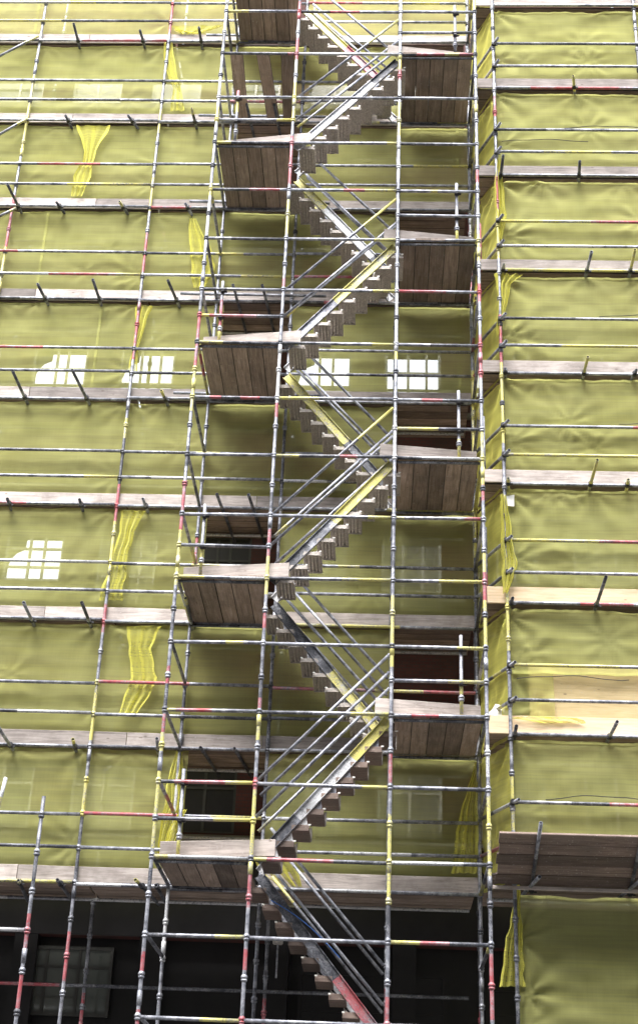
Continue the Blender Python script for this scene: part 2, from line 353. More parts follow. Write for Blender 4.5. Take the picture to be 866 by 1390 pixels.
# ------------------------------------------------------------------ landings
def landing(n, x0, x1, side, nm, miss=()):
    for y, w in ((.04, 'front'), (1.74, 'rear')):
        tube('transom', (x0+.03, y, n-.045), (x1-.03, y, n-.045), '%s bearer tube under the %s %s landing' % (w, nm, side), 'bearer', 'k' if w == 'front' else 'k.6 g.4', 'bearers under the landings', r=.022)
    nb = 5; bw = .232; tot = x1-x0-.10; pit = tot/nb
    for i in range(nb):
        if i in miss: continue
        board('deck_board', (x0+.05+pit*(i+.5), -.01+rnd.uniform(-.015,.015), n+.018+rnd.uniform(-.004,.004)), 'y', 1.83, pit-.001, .038,
              'brown timber deck board, %s from left, under %s %s landing' % (('first','second','third','fourth','fifth')[i], nm, side), 'board', M_W, 'boards of the landings')
for n, nm in LL.items():
    landing(n, 0, 1.3, 'left', nm)
    if n < 17:
        o = board('toe_board', (.06, .27, n+.155), 'x', 1.56, .225, .038, 'pale timber toe board along the front of %s left landing' % nm, 'toe board', M_K, 'toe boards of the landings', flat=False, yaw=-.13, ztilt=.012)
        e = empty('guard_post', (.33, .06, n), 'short upright guard post at front of %s left landing' % nm, 'post', 'guard posts of the landings')
        link('tube', tube_mesh((0,0,.02), (-.01,0,1.22), {1:'y.2 g.8',5:'y.4 g.6',9:'y.2 r.5 g.3',13:'g.6 y.2 r.2'}[n]), M_T, e); c = link('coupler', COUP, None, e, (0,-.03,.5)); link('coupler', COUP, None, e, (0,-.03,1.0))
        link('base_collar', CUPS['g'], None, e, (0,0,.28))
for n, nm in RL.items():
    landing(n, 3.1, 4.4, 'right', nm)
    board('toe_board', (2.88, .05, n+.155), 'x', 1.46, .225, .038, 'pale timber toe board along the front of %s right landing' % nm, 'toe board', M_K, 'toe boards of the landings', flat=False, yaw=.12, ztilt=-.012)
    e = empty('guard_post', (4.06, .06, n), 'short upright guard post at front of %s right landing' % nm, 'post', 'guard posts of the landings')
    link('tube', tube_mesh((0,0,.02), (0,0,1.24), {3:'y.4 g.6',7:'y.3 g.7',11:'y.2 g.8',15:'g'}[n]), M_T, e); link('coupler', COUP, None, e, (0,-.03,.5)); link('coupler', COUP, None, e, (0,-.03,1.0))
    link('base_collar', CUPS['g'], None, e, (0,0,.28))
# three loose boards bridging the left bay near the top
for i, (xa, xb) in enumerate(((.24,.22), (.70,.80), (1.13,1.08))):
    board('loose_board', (xa, 0, 15.03), 'y', 1.85, .225, .038, '%s of three spaced loose boards crossing tower above second-highest left landing' % ('left','middle','right')[i], 'board', M_W, 'three loose boards', yaw=-(xb-xa)/1.85)

# ------------------------------------------------------------------ stair flights
def flight(n0, x0, z0, x1, z1, y0, y1, label, metal, spec_str, rails_spec, handdir):
    """straight flight between (x0,z0) bottom and (x1,z1) top, in the slot y0..y1"""
    e = empty('stair_flight', (x0, y0, z0), label, 'stairs', 'stair flights of the tower')
    dx, dz = x1-x0, z1-z0; Ls = math.hypot(dx, dz)
    def stringer(y, spec):
        d = Vector((dx, 0, dz)).normalized(); nrm = Vector((-d.z, 0, d.x)) if d.x > 0 else Vector((d.z, 0, -d.x))
        segs = parse(spec); verts=[]; faces=[]; fcs=[]
        prof = [(-.075,0),(-.075,.012),(-.066,.012),(-.066,.03),(-.072,.03),(-.072,.034),(.072,.034),(.072,.03),(.066,.03),(.066,.012),(.075,.012),(.075,0)]
        # channel: web with two lips towards the viewer
        prof = [(-.07,.030),(-.07,-.010),(-.061,-.010),(-.061,.022),(.061,.022),(.061,-.010),(.07,-.010),(.07,.030)]
        cuts = [0]+[t for t, c in segs]; cols = [c for t, c in segs]; m = len(prof)
        for t in cuts:
            for a, b in prof: verts.append(tuple(d*(Ls*t) + nrm*a + Vector((0, y-y0+b, 0))))
        for k in range(len(cols)):
            for i in range(m):
                j = (i+1) % m; faces.append((k*m+i, k*m+j, (k+1)*m+j, (k+1)*m+i)); fcs.append(cols[k])
        faces.append(tuple(range(m))); fcs.append(cols[0]); faces.append(tuple(range(len(cols)*m, len(cols)*m+m))); fcs.append(cols[-1])
        me = bpy.data.meshes.new('stringer'); me.from_pydata(verts, [], faces); ca = me.color_attributes.new('paint', 'FLOAT_COLOR', 'CORNER'); li = 0
        for p, c in zip(me.polygons, fcs):
            for _ in p.vertices: ca.data[li].color = PAINT[c]; li += 1
        bm = bmesh.new(); bm.from_mesh(me); bmesh.ops.recalc_face_normals(bm, faces=bm.faces); bm.to_mesh(me); bm.free()
        link('stringer', me, M_T, e)
    stringer(y0, spec_str); stringer(y1-.03, 'w.4 g.6')
    nt = 9; sg = 1 if dx > 0 else -1
    tw = abs(dx)/nt*1.34
    if metal:
        bm = bmesh.new(); nsl = 5; p = tw/nsl
        for i in range(nsl): box(bm, (-tw/2+p*i+.004, .02, -.030), (-tw/2+p*(i+1)-.016, y1-y0-.03, .004))
        box(bm, (-tw/2+.007, .022, .0045), (tw/2-.007, y1-y0-.032, .016))
        box(bm, (-tw/2-.006, .018, -.045), (-tw/2+.006, y1-y0-.028, -.004)); box(bm, (tw/2-.006, .018, -.045), (tw/2+.006, y1-y0-.028, -.004))
        box(bm, (-tw/2+.007, .0135, -.040), (tw/2-.007, .0175, .016))
        me = bm2me(bm, 'tread'); mat = M_SH
        bm = bmesh.new(); box(bm, (-.018, .004, -.010), (.018, .012, .010)); bk = bm2me(bm, 'tread_bracket'); bk.materials.append(M_WH)
    else:
        bm = bmesh.new(); box(bm, (-tw/2, .02, -.062), (tw/2-.02, y1-y0-.03, .018)); bmesh.ops.bevel(bm, geom=bm.edges[:], offset=.004, segments=1, affect='EDGES')
        me = bm2me(bm, 'tread'); mat = M_F
        bm = bmesh.new(); box(bm, (-.018, .004, -.010), (.018, .012, .010)); bk = bm2me(bm, 'tread_bracket'); bk.materials.append(M_WH)
    me.materials.append(mat)
    for i in range(nt):
        t = (i+.5)/nt
        o = link('tread', me, None, e, (dx*t + sg*.09, 0, dz*t-.07))
        b = link('bracket', bk, None, o, (sg*tw*.45, -.02, .012))
    # saw-toothed far cheek that shows below the treads
    bm = bmesh.new(); pts = []
    for i in range(nt):
        t = i/nt; xa = dx*t+sg*.06; za = dz*t-.06
        pts += [(xa, za), (xa+sg*.02, za-.13)]
    top = [(dx*1.0, dz*1.0-.02), (0, 0)]
    for k in range(nt):
        t = (k+.5)/nt
        xa, za = dx*t+sg*.10, dz*t-.12
        a = bm.verts.new((xa-sg*tw*.42, y1-y0-.035, za)); b = bm.verts.new((xa+sg*tw*.45, y1-y0-.035, za)); c = bm.verts.new((xa+sg*tw*.45, y1-y0-.035, za+dz/nt*.95))
        bm.faces.new((a, b, c))
    link('tread_gusset', bm2me(bm, 'gusset'), M_AL, e)
    # hand and knee rails on both sides
    k = 0
    for y in (y0-.03, y1+.01):
        for h in (.5, 1.0):
            sp = rails_spec[k % len(rails_spec)]; k += 1
            if sg > 0: a = (-.05, y-y0, h+.06); b = (dx+.0, y-y0, dz+h-.06)
            else: a = (.03, y-y0, h-.12); b = (dx+.13, y-y0, dz+h-.36)
            link('handrail' if h == 1.0 else 'knee_rail', tube_mesh(a, b, sp, .0225), M_T, e, a)
    return e
FS = {1: 'k.3 w.42 y.28', 5: 'k.3 g.2 y.5', 9: 'g.45 y.55', 13: 'w.75 k.25'}
for n in (1, 5, 9, 13):
    flight(n, 1.36, n+.02, 3.07, n+2.0, .15, .83, 'front stair flight rising right from %s left landing to the right landing' % LL[n], n > 1, FS[n], ('g', 'g.7 y.3', 'g', 'y.1 g.9') if n > 1 else ('g','g','y.1 g.9','g'), 1)
BS = {-1: 'r.35 k.65', 3: 'y.48 k.52', 7: 'k.4 y.6', 11: 'k.2 w.5 y.3', 15: 'k.15 r.4 y.45'}
for n in (-1, 3, 7, 11, 15):
    flight(n, 3.02, n+.0, 1.34, n+2.02, .98, 1.68, 'rear stair flight rising left up to the %s left landing' % LL[n+2], n > 0, BS[n], ('g', 'g', 'g.8 y.2', 'g'), -1)

# ------------------------------------------------------------------ main facade scaffold: uprights
LX = (-3.84, -1.34)
standard('scaffold_standard', -3.84, 1.8, ZG, TOP, 'g10 r1 w2 g1 r.5 g1 y.8 g.4 y1.2 r1.2 g1 y2 g4', 'leftmost tall upright tube of the facade scaffold, cut by left picture edge', group='uprights of the facade scaffold')
standard('scaffold_standard', -1.34, 1.8, ZG, TOP, 'g5 r.7 g.5 k1.2 y.6 g.6 y1 g.8 r.5 g.4 y1.1 r.7 k.9 y.4 g1.2 r1.2 g.7 r.9 g.5 y.8 g1.1 y.6 g2 r.9 g2', 'tall upright tube of the facade scaffold midway between left edge and tower', group='uprights of the facade scaffold')
standard('scaffold_standard', 4.8, .9, ZG, TOP, 'k6.3 g1 y.8 g2 y1.4 g1.3 g1 y1.6 r.9 g1.3 y1.1 r.7 g1.5 r.5 g1.5 g4', 'tall upright tube at left corner of right-hand scaffold beside the tower', group='uprights of the facade scaffold')
standard('scaffold_standard', 7.40, .9, ZG, TOP, 'g18 y.8 g1 k1 g4', 'upright tube at upper right corner of the picture', group='uprights of the facade scaffold')
for x, nm in ((-3.84, 'far left'), (-1.34, 'left of the tower'), (1.3, 'behind the left landings'), (4.42, 'behind the right landings'), (7.4, 'far right')):
    standard('scaffold_standard', x+.05, 3.08, ZG, TOP, 'r.5 g.5 r.4 k.6 r.3 g3 y.4 g3 r.3 g3', 'inner upright tube close to the brick wall, %s' % nm, group='inner uprights of the facade scaffold')
# short standard at bottom left
standard('scaffold_standard', -1.52, 0, ZG, 1.76, 'g4 r.5 g.2 r.5 g.4 k1.1', 'short free-ended red and grey upright at bottom left with nothing above it', group=None)
p = at(-6, 1110, 0); q = at(8, 1056, 0)
tube('loose_tube', p, q, 'pale tube end leaning in at left edge near the bottom', 'tube', 'y.5 w.5')
tube('ledger', (-3.9, 0, .02), (-1.56, 0, .02), 'pale lower tube meeting the short free-ended upright at bottom left', 'rail', 'w')

# ledgers and guard rails of the facade scaffold
wnone = {0: 'deck-edge tube', .5: 'knee rail', 1: 'guard rail'}
for n, nm in DK.items():
    for h in (0, .5, 1):
        hz = {0: .0, .5: .52, 1: 1.0}[h]; y = 1.8 + rnd.uniform(-.004, .004)
        for xa, xb, wh in ((-6.4, -1.37, 'left facade'), (-1.31, 1.27, 'facade behind left landings'), (1.33, 4.37, 'facade behind stairs')):
            sp = rspec(5); dz = rnd.uniform(-.02, .02)
            if n == 1 and h == 0 and xa < -2: sp = 'g.5 y.25 g.1 r.1 y.4'
            tube('ledger', (xa, y-.045, n+hz+dz), (xb, y-.045, n+hz+dz+rnd.uniform(-.012,.012)), '%s of %s, %s deck' % (wnone[h], wh, nm), 'rail', sp, 'rails of the facade scaffold')
    for h in ((0, .5, 1) if n > 1 else (0, 1)):
        sp = {(5,1): 'y.25 r.3 k.4', (7,1): 'g.5 r.3 k.5', (11,1): 'y.4 r.35 g.2 k.4', (9,0): 'g', (5,0): 'g.2 r.15 g.3 r.35', (3,0): 'g', (5,.5): 'g', (3,1): 'y.3 g.3 k.4', (3,.5): 'k.1 g.9', (1,1): 'g.3 k.2 r.3 y.2 g'}.get((n, h), rspec(4))
        dz = rnd.uniform(-.015, .015)
        tube('ledger', (4.83, .9-.045, n+h*1.03+.06+dz), (10, .9-.045, n+h*1.03+.06+dz), '%s of right-hand scaffold, %s deck' % (wnone[h], nm), 'rail', sp, 'rails of the right-hand scaffold')
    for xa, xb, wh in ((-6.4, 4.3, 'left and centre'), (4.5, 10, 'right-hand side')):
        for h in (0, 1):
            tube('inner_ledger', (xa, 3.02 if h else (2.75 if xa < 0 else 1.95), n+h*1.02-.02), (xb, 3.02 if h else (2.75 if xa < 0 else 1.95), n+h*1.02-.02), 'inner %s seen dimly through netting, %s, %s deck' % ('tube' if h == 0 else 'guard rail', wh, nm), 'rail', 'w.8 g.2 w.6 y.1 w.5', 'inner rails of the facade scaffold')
    # overlapping spare tube beside the tower
    if n in (9, 11, 13, 15, 17):
        tube('ledger', (-.62+.05*rnd.random(), 1.66, n+.07), (1.9, 1.66, n+.05), 'extra overlapping tube running in behind tower, %s deck' % nm, 'tube', 'g.7 k.3', 'overlapping tubes behind the tower')
tube('ledger', (-6.4, 3.02, -.2), (4.3, 3.02, -.2), 'dark inner tube below the lowest deck near bottom', 'rail', 'k.5 r.3 k')

# decks and toe boards
def strips(y0, y1, nb):
    p = (y1-y0)/nb
    return [(y0+p*(i+.5), p-.006) for i in range(nb)]
for n, nm in DK.items():
    ordn = ('front', 'second', 'third', 'fourth', 'rear')
    for i, (yy, w) in enumerate(strips(1.9, 3.0, 5)):
        for xa, xb, wh in ((-6.3, -1.2, 'left part'), (-1.18, 4.35, 'centre part')):
            board('deck_board', (xa, yy, n+.06), 'x', xb-xa-.02, w, .038, '%s timber board of %s facade deck, %s' % (ordn[i], nm, wh), 'board', M_W, 'boards of the facade decks')
    for i, (yy, w) in enumerate(strips(.98, 3.0, 8)):
        board('deck_board', (4.47+rnd.uniform(-.03,.03), yy, n+.12), 'x', 5.6, w, .038, '%s timber board of %s right-hand deck' % (('front','second','third','fourth','fifth','sixth','seventh','rear')[i], nm), 'board', M_W, 'boards of the right-hand decks')
    s = {17: -2.9, 15: -3.0, 13: -2.35, 11: -3.2, 9: -3.05, 7: -3.60, 5: -2.3, 3: -.82, 1: -2.2}[n] + 0.0
    s2 = {17: .4, 15: .9, 13: -.6, 11: .85, 9: .2, 7: .9, 5: .1, 3: 1.2, 1: .1}[n]
    if n % 4 == 1: s2 = .1
    ends = [(-6.3, s, 'left piece'), (s+.01, s2, 'middle piece')]
    if n % 4 == 1: ends.append((1.32, 4.38, 'behind stairs'))
    else: ends.append((s2+.01, 3.12 if n % 4 == 3 else 4.38, 'behind stairs'))
    for xa, xb, wh in ends:
        board('toe_board', (xa, 1.86, n+.15), 'x', xb-xa, .225, .036, 'weathered toe board, %s, on %s facade deck' % (wh, nm), 'toe board', M_K, 'toe boards of the facade decks', flat=False, bow=rnd.uniform(-.008,.008))
    if n > 1:
        mt = M_P if n in (3, 5) else M_K
        board('toe_board', (4.46+rnd.uniform(-.02,.05), .945, n+.225), 'x', 5.6, .27 if n in (3,5) else .225, .036, '%s toe board on %s right-hand deck' % ('fresh pale pine' if n in (3,5) else 'weathered grey', nm), 'toe board', mt, 'toe boards of the right-hand decks', flat=False)

# tubes poking out at deck level towards the street: base and tip as measured
ST = [(17, ((106,53,100,31),(194,55,190,40),(273,55,270,36))), (15, ((92,167,89,156),(179,169,174,156),(264,170,260,146))),
      (13, ((23,290,10,249),(80,286,77,275),(166,290,162,273),(254,290,252,278))), (11, ((60,412,51,385),(134,413,126,379),(239,414,228,380))),
      (9, ((33,543,17,503),(117,545,98,502),(224,547,219,530))), (7, ((12,688,10,677),(110,690,108,678),(198,688,194,677))),
      (5, ((43,845,32,818),(121,846,111,818),(260,850,252,812))), (3, ((14,1014,-4,985),(102,1014,99,1004),(215,1016,213,1003))), (1, ((26,1205,25,1196),(82,1205,78,1195),(193,1206,184,1195),(213,1208,212,1203)))]
for n, lst in ST:
    for i, (xb, yb, xt, yt) in enumerate(lst):
        b = at(xb, yb, 1.72); b.z = n-.03; b.y = 1.95
        b0 = at(xb, yb, 1.72); t = tip(Vector((b.x, 0, n-.03)), xt, yt)
        t.y = max(min(t.y, 1.6), .5)
        dirv = (t-Vector((b0.x, 1.72, n-.03))).normalized(); st = t + dirv*0; en = Vector((b0.x, 1.72, n-.03)) - dirv*1.2
        e = empty('transom_tube', st, '%s stub of tube poking out from the %s left deck edge' % (('leftmost','second','third','fourth')[i] if i or len(lst) > 1 else 'only', DK[n]), 'tube', 'tube stubs poking from the left decks')
        link('tube', tube_mesh(st, en, rnd.choice(('k.3 g.7','k.6 g.4','g','y.1 k.3 g.6'))), M_T, e)
        link('coupler', COUP, None, e, Vector((b0.x, 1.72, n-.02))-st)
SR = [(15, ((779,113,778,102),)), (13, ((680,240,683,210),(786,238,787,218))), (11, ((683,370,684,358),(797,370,803,341),(856,371,862,338))), (9, ((686,508,686,500),(793,512,798,484),(862,514,864,502))),
      (7, ((690,662,690,649),(802,664,811,624),(852,663,853,651))), (5, ((694,825,696,812),(810,828,823,782))), (3, ((699,1003,701,986),(828,1008,838,980)))]
for n, lst in SR:
    for i, (xb, yb, xt, yt) in enumerate(lst):
        b0 = at(xb, yb, .82); b0.z = n+.05; t = tip(Vector((0, 0, n+.05)), xt, yt); t.y = max(min(t.y, .76), -.2)
        dirv = (t-b0).normalized(); en = b0 - dirv*1.0
        e = empty('transom_tube', t, '%s tube stub poking out from the %s right-hand deck edge' % (('leftmost','second','third')[i] if len(lst) > 1 else 'single', DK[n]), 'tube', 'tube stubs poking from the right decks')
        link('tube', tube_mesh(t, en, rnd.choice(('k.3 g.7','k.5 g.4','g','y.3 g.7') if n != 7 else ('y',))), M_T, e)
        link('coupler', COUP, None, e, b0-t)
# transoms seen behind the left landings (dark diagonals under the decks above)
for n in (3, 7, 11, 15):
    for j, x in enumerate((.45, .95)):
        tube('transom_tube', (x-.12, 1.25 if n > 5 else 1.6, n-.02), (x+.02, 3.0, n-.02), '%s dark tube crossing under facade deck above %s left landing' % (('left','right')[j], LL[n-2]), 'tube', 'k', 'dark tubes behind the left landings')

# slanting braces at the far left edge
for i, (a, b) in enumerate((((52,48),(-10,80)), ((37,160),(-10,187)), ((22,282),(-8,296)))):
    tube('brace', at(a[0], a[1], 1.70), at(b[0], b[1], 1.70), '%s short brace tube slanting out of left edge near the top' % ('upper','middle','lower')[i], 'brace', 'y.3 g.7', 'braces at the left edge')

# tubes tying the right-hand scaffold corner back to the tower, and the net return behind them
for n, nm in DK.items():
    for h, w in ((.55, 'lower'), (1.08, 'upper')):
        z = n+h
        if n == 17 and h > 1: continue
        e = empty('return_rail', (4.87, .69, z), '%s slanting end tube at corner of right-hand scaffold above %s deck' % (w, nm), 'rail', 'end tubes of the right-hand scaffold')
        link('tube', tube_mesh((0,0,0), (-.45, 1.09, 0), 'g.5 '+rspec(2)), M_T, e); link('coupler', COUP, None, e, (-.07, .17, .01))
for i, (zb, zt) in enumerate(((5.1, 6.35), (7.1, 8.3), (11.1, 12.1))):
    tube('guard_post', (4.50, .97, zb), (4.50, .97, zt), 'short end post beside right-hand scaffold corner above %s deck' % DK[(5,7,11)[i]], 'post', ('g','r.4 k.6','r')[(1,0,2)[i]], 'end posts of the right-hand scaffold')

# ------------------------------------------------------------------ netting
def net(name, P, Q, z0, z1, label, seed, mat=M_N, amp=.035, res=.042, pinch=(), cat='netting', hem=True, rails=(.52, 1.0), group='netting sheets'):
    """sheet from plan point P to plan point Q between heights z0 and z1; pulled tight at the rails, slack between"""
    P = Vector((P[0], P[1])); Q = Vector((Q[0], Q[1])); W = (Q-P).length; H = z1-z0
    nx = max(4, int(W/res)); nz = max(4, int(H/res)); dirv = (Q-P)/W; nr = Vector((dirv.y, -dirv.x))
    r2 = random.Random(seed); verts = []; faces = []
    pp = list(pinch) + [(r2.uniform(0, W), r2.choice((H, H, H*.3, H*.55)), r2.uniform(.5, 1.1)) for _ in range(int(1+W*1.1))]
    ph = [r2.uniform(0, 6.3) for _ in pp]; mm = [r2.choice((5, 7, 9, 11)) for _ in pp]
    fold = r2.uniform(.55, 1.7)
    for j in range(nz+1):
        v = j/nz
        for i in range(nx+1):
            u = i/nx; s = W*u; z = H*v
            tight = min([abs(z-rl) for rl in rails] + [H-z]) if rails else min(z, H-z)
            t = min(1, tight/.22)
            d = amp*.42*t*(noise.noise(Vector((s*.9+seed*3.1, z*2.2, seed)))+.25)
            d += amp*.22*noise.noise(Vector((s*2.0+seed, z*6.5, seed*1.7)))*t
            d += amp*.22*noise.noise(Vector((s*7+seed, z*3.5, seed*.7)))
            d += .012*math.exp(-min([abs(z-rl) for rl in rails]+[H-z, z]) /.10)*noise.noise(Vector((s*11, z*1.2+seed, seed*.3)))
            for (a, b, k), f, m_ in zip(pp, ph, mm):
                r = math.hypot(s-a, z-b)
                if r < 1.6:
                    th = math.atan2(z-b, s-a); d += amp*.32*fold*k*math.exp(-r/.45)*min(1, r/.05)*math.cos(th*m_+f)
            zz = z0+z
            if hem and v > .93: zz -= .05*max(0, noise.noise(Vector((s*1.7, seed*2.3, 0)))+.1)*((v-.93)/.07)
            if hem and v < .06: zz += .02*noise.noise(Vector((s*3, seed, 0)))
            c = P + dirv*s + nr*d
            verts.append((c.x, c.y, zz))
    for j in range(nz):
        for i in range(nx):
            a = j*(nx+1)+i; faces.append((a, a+1, a+nx+2, a+nx+1))
    # doubled cloth: hems along top and bottom, and upright overlaps where two widths meet
    def double(cells):
        mp_ = {}
        for (i, j) in cells:
            q = []
            for a in (j*(nx+1)+i, j*(nx+1)+i+1, (j+1)*(nx+1)+i+1, (j+1)*(nx+1)+i):
                if a not in mp_: mp_[a] = len(verts); v_ = verts[a]; verts.append((v_[0]-nr.x*-.012, v_[1]+nr.y*.012, v_[2]))
                q.append(mp_[a])
            faces.append(tuple(q))
    if hem and W > 1:
        double([(i, 0) for i in range(nx)]); double([(i, nz-1) for i in range(nx)])
        for _ in range(1 if r2.random() < .3 else 0):
            c0 = r2.randint(1, nx-5); k_ = 1; double([(i, j) for i in range(c0, c0+k_) for j in range(1, nz-1)])
    me = bpy.data.meshes.new(name); me.from_pydata(verts, [], faces)
    for p in me.polygons: p.use_smooth = True
    o = link(name, me, mat); tag(o, label, cat, group); return o
sd = 1
for n, nm in DK.items():
    top = n+2.02 if n < 17 else 20
    net('netting', (-6.4, 1.92), (-1.36, 1.92), n+.12, top, 'olive-yellow netting sheet on left facade above %s deck' % nm, sd, pinch=((5.0, 1.9, 1.6), (2.6, 1.9, 1.0), (5.0, .5, 1.2))); sd += 1
    xb = .12 if n % 4 == 1 else 1.28
    net('netting', (-1.34, 1.92), (xb, 1.925), n+.12, top, 'olive-yellow netting sheet just left of the landings above %s deck' % nm, sd, pinch=((.0, 1.9, 1.5), (xb+1.3, 1.5, 1.2))); sd += 1
    xa, xb = (1.3, 4.38) if n % 4 == 1 else (1.3, 3.12)
    if n % 4 == 1: xa = 1.28
    net('netting', (xa, 1.93), (xb, 1.93), n+.12, top, 'shaded netting sheet behind the stairs above %s facade deck' % nm, sd, pinch=((0, 1.9, 1.6), (xb-xa, 1.85, 1.2))); sd += 1
    if n != 3:
        net('netting', (4.84, 1.0), (10, 1.0), n+(.25 if n > 1 else .3), n+2.03, 'netting sheet on right-hand scaffold above %s deck' % nm, sd, amp=.05, pinch=((0, 1.75, 2.6), (.1, .6, 1.5), (2.6, 1.78, .8))); sd += 1
    net('netting', (4.80, 1.0), (4.44, 1.86), n+.05, n+2.0, 'bright netting return at end of right-hand scaffold above %s deck' % nm, sd, mat=M_NB, amp=.05, pinch=((0, 1.9, 2), (.9, .2, 1.6)), group='netting returns'); sd += 1
# third row on the right: the sheet is rolled up and shows plywood behind
net('netting', (4.84, 1.0), (10, 1.0), 4.02, 5.03, 'half-height netting sheet hung above plywood on right-hand scaffold', sd, amp=.05, pinch=((0, .9, 2.4),), rails=(.05,)); sd += 1
net('netting', (4.84, 1.03), (5.45, 1.04), 3.25, 4.1, 'dark gathered netting scrap left of the plywood panel', sd, amp=.07, pinch=((0, .8, 2.4), (.3, .3, 2))); sd += 1
bm = bmesh.new(); box(bm, (-.3, -.009, -.5), (5.0, .009, .5)); o = link('plywood_panel', bm2me(bm, 'plywood_panel'), M_PLY, None, (5.40, 1.10, 3.72)); tag(o, 'bare plywood panel standing behind rails on the right', 'plywood')
net('netting', (4.84, 1.0), (10, 1.0), -1.6, .86, 'dark netting sheet hanging below the boarded fan at bottom right', sd, amp=.07, pinch=((0, 1.9, 2.4), (.1, 1.2, 2)), rails=(1.6,)); sd += 1

# loose bright folds of net (ribbons), measured along their centre: x, y, width in photo pixels
def ribbon(pts, label, seed, Y=1.83, amp=.022, mat=M_NB):
    r2 = random.Random(seed); rows = []; 
    for (xa, ya, wa), (xb, yb, wb) in zip(pts, pts[1:]):
        st = max(3, int(math.hypot(xb-xa, yb-ya)/4))
        for k in range(st): rows.append((xa+(xb-xa)*k/st, ya+(yb-ya)*k/st, wa+(wb-wa)*k/st))
    rows.append(pts[-1])
    verts = []; faces = []; nc = 20
    for j, (x, y, w) in enumerate(rows):
        for i in range(nc+1):
            u = i/nc-.5; wob = 1+.18*noise.noise(Vector((j*.25, i*.1, seed)))
            p = at(x+u*w*wob+2.2*noise.noise(Vector((j*.16, 7, seed))), y + abs(u)*2, Y)
            f = amp*(.7*math.cos(u*math.pi*6+seed+1.8*noise.noise(Vector((j*.05, 0, seed))))+.9*noise.noise(Vector((u*4, j*.07, seed+5)))+.2*noise.noise(Vector((u*9, j*.15, seed+9))))+.02*abs(u)
            verts.append((p.x, p.y-f-.01, p.z))
    for j in range(len(rows)-1):
        for i in range(nc):
            a = j*(nc+1)+i; faces.append((a, a+1, a+nc+2, a+nc+1))
    # selvedges rolled over: doubled cloth along both long edges and one inner pleat
    pl = r2.randint(6, 13)
    for i0, i1 in ((0, 2), (nc-2, nc), (pl, pl+2)):
        for dd in (.006, .012):
            base = len(verts)
            for j in range(len(rows)):
                for i in range(i0, i1+1): v_ = verts[j*(nc+1)+i]; verts.append((v_[0]+.01*noise.noise(Vector((j*.2, dd*90, seed))), v_[1]-dd, v_[2]))
            m_ = i1-i0+1
            for j in range(len(rows)-1):
                for i in range(m_-1): a = base+j*m_+i; faces.append((a, a+1, a+m_+1, a+m_))
    me = bpy.data.meshes.new('net_fold'); me.from_pydata(verts, [], faces)
    for p in me.polygons: p.use_smooth = True
    o = link('net_fold', me, mat); tag(o, label, 'netting', 'loose folds of netting')
ribbon([(127,170,46),(123,205,16),(120,218,14),(112,240,24),(105,266,14)], 'bow-tie shaped bright yellow net fold on left facade near the top', 3)
ribbon([(229,56,12),(232,95,14),(240,120,10),(242,150,20)], 'narrow yellow net tail hanging beside upper left upright', 4)
ribbon([(268,34,70),(258,45,24),(240,40,6)], 'small yellow net swag just above top left toe board', 24, amp=.02)
ribbon([(262,296,8),(270,330,26),(276,360,34),(270,390,16)], 'pale yellow net wedge just left of tower above middle left deck', 5)
ribbon([(196,415,24),(192,435,14),(184,470,8),(180,505,12)], 'thin yellow net tail beside middle left upright', 6)
ribbon([(181,693,34),(172,720,20),(162,760,22),(150,815,32)], 'long yellow net strip hanging beside lower left upright', 7)
ribbon([(196,850,48),(190,880,30),(196,920,34),(186,945,34),(172,972,22)], 'wide curling yellow net strip hanging on left facade', 8)
ribbon([(244,1020,8),(238,1060,22),(236,1100,26),(226,1130,18),(220,1160,10)], 'bunched yellow net behind the lowest left landing corner', 9, amp=.06)
ribbon([(648,1035,6),(640,1080,16),(634,1130,30),(630,1186,34)], 'yellow net tail hanging behind lowest right landing', 10, amp=.04)
ribbon([(275,800,6),(265,830,10),(258,850,6)], 'small yellow net scrap beside second-lowest left landing', 11)
ribbon([(683,672,8),(688,730,15),(691,770,20),(686,805,6)], 'yellow net crumple wrapped on right corner upright at mid height', 12, Y=.86, amp=.06)
ribbon([(678,215,6),(676,250,12),(681,290,14),(678,325,5)], 'yellow net crumple wrapped on right corner upright near top', 13, Y=.92, amp=.05)
ribbon([(690,372,40),(684,385,20),(680,420,10),(677,455,6)], 'yellow net crumple hung below the right corner toe board', 14, Y=.92, amp=.05)
ribbon([(765,982,60),(740,975,90),(720,973,30)], 'yellow net scrap lying on the lower pine toe board', 15, Y=.90, amp=.02)
ribbon([(250,1100,8),(235,1130,14),(225,1165,10)], 'second bunch of yellow net beside lowest left landing post', 16, Y=1.7, amp=.05)
ribbon([(703,1202,4),(701,1235,10),(698,1275,22),(695,1340,34)], 'narrow yellow net edge hanging at left of the bottom right sheet', 27, Y=.97, amp=.05)
ribbon([(372,1170,50),(385,1190,46),(398,1204,24)], 'yellow net gather under the lowest stair flight top', 17, Y=1.84, amp=.04)

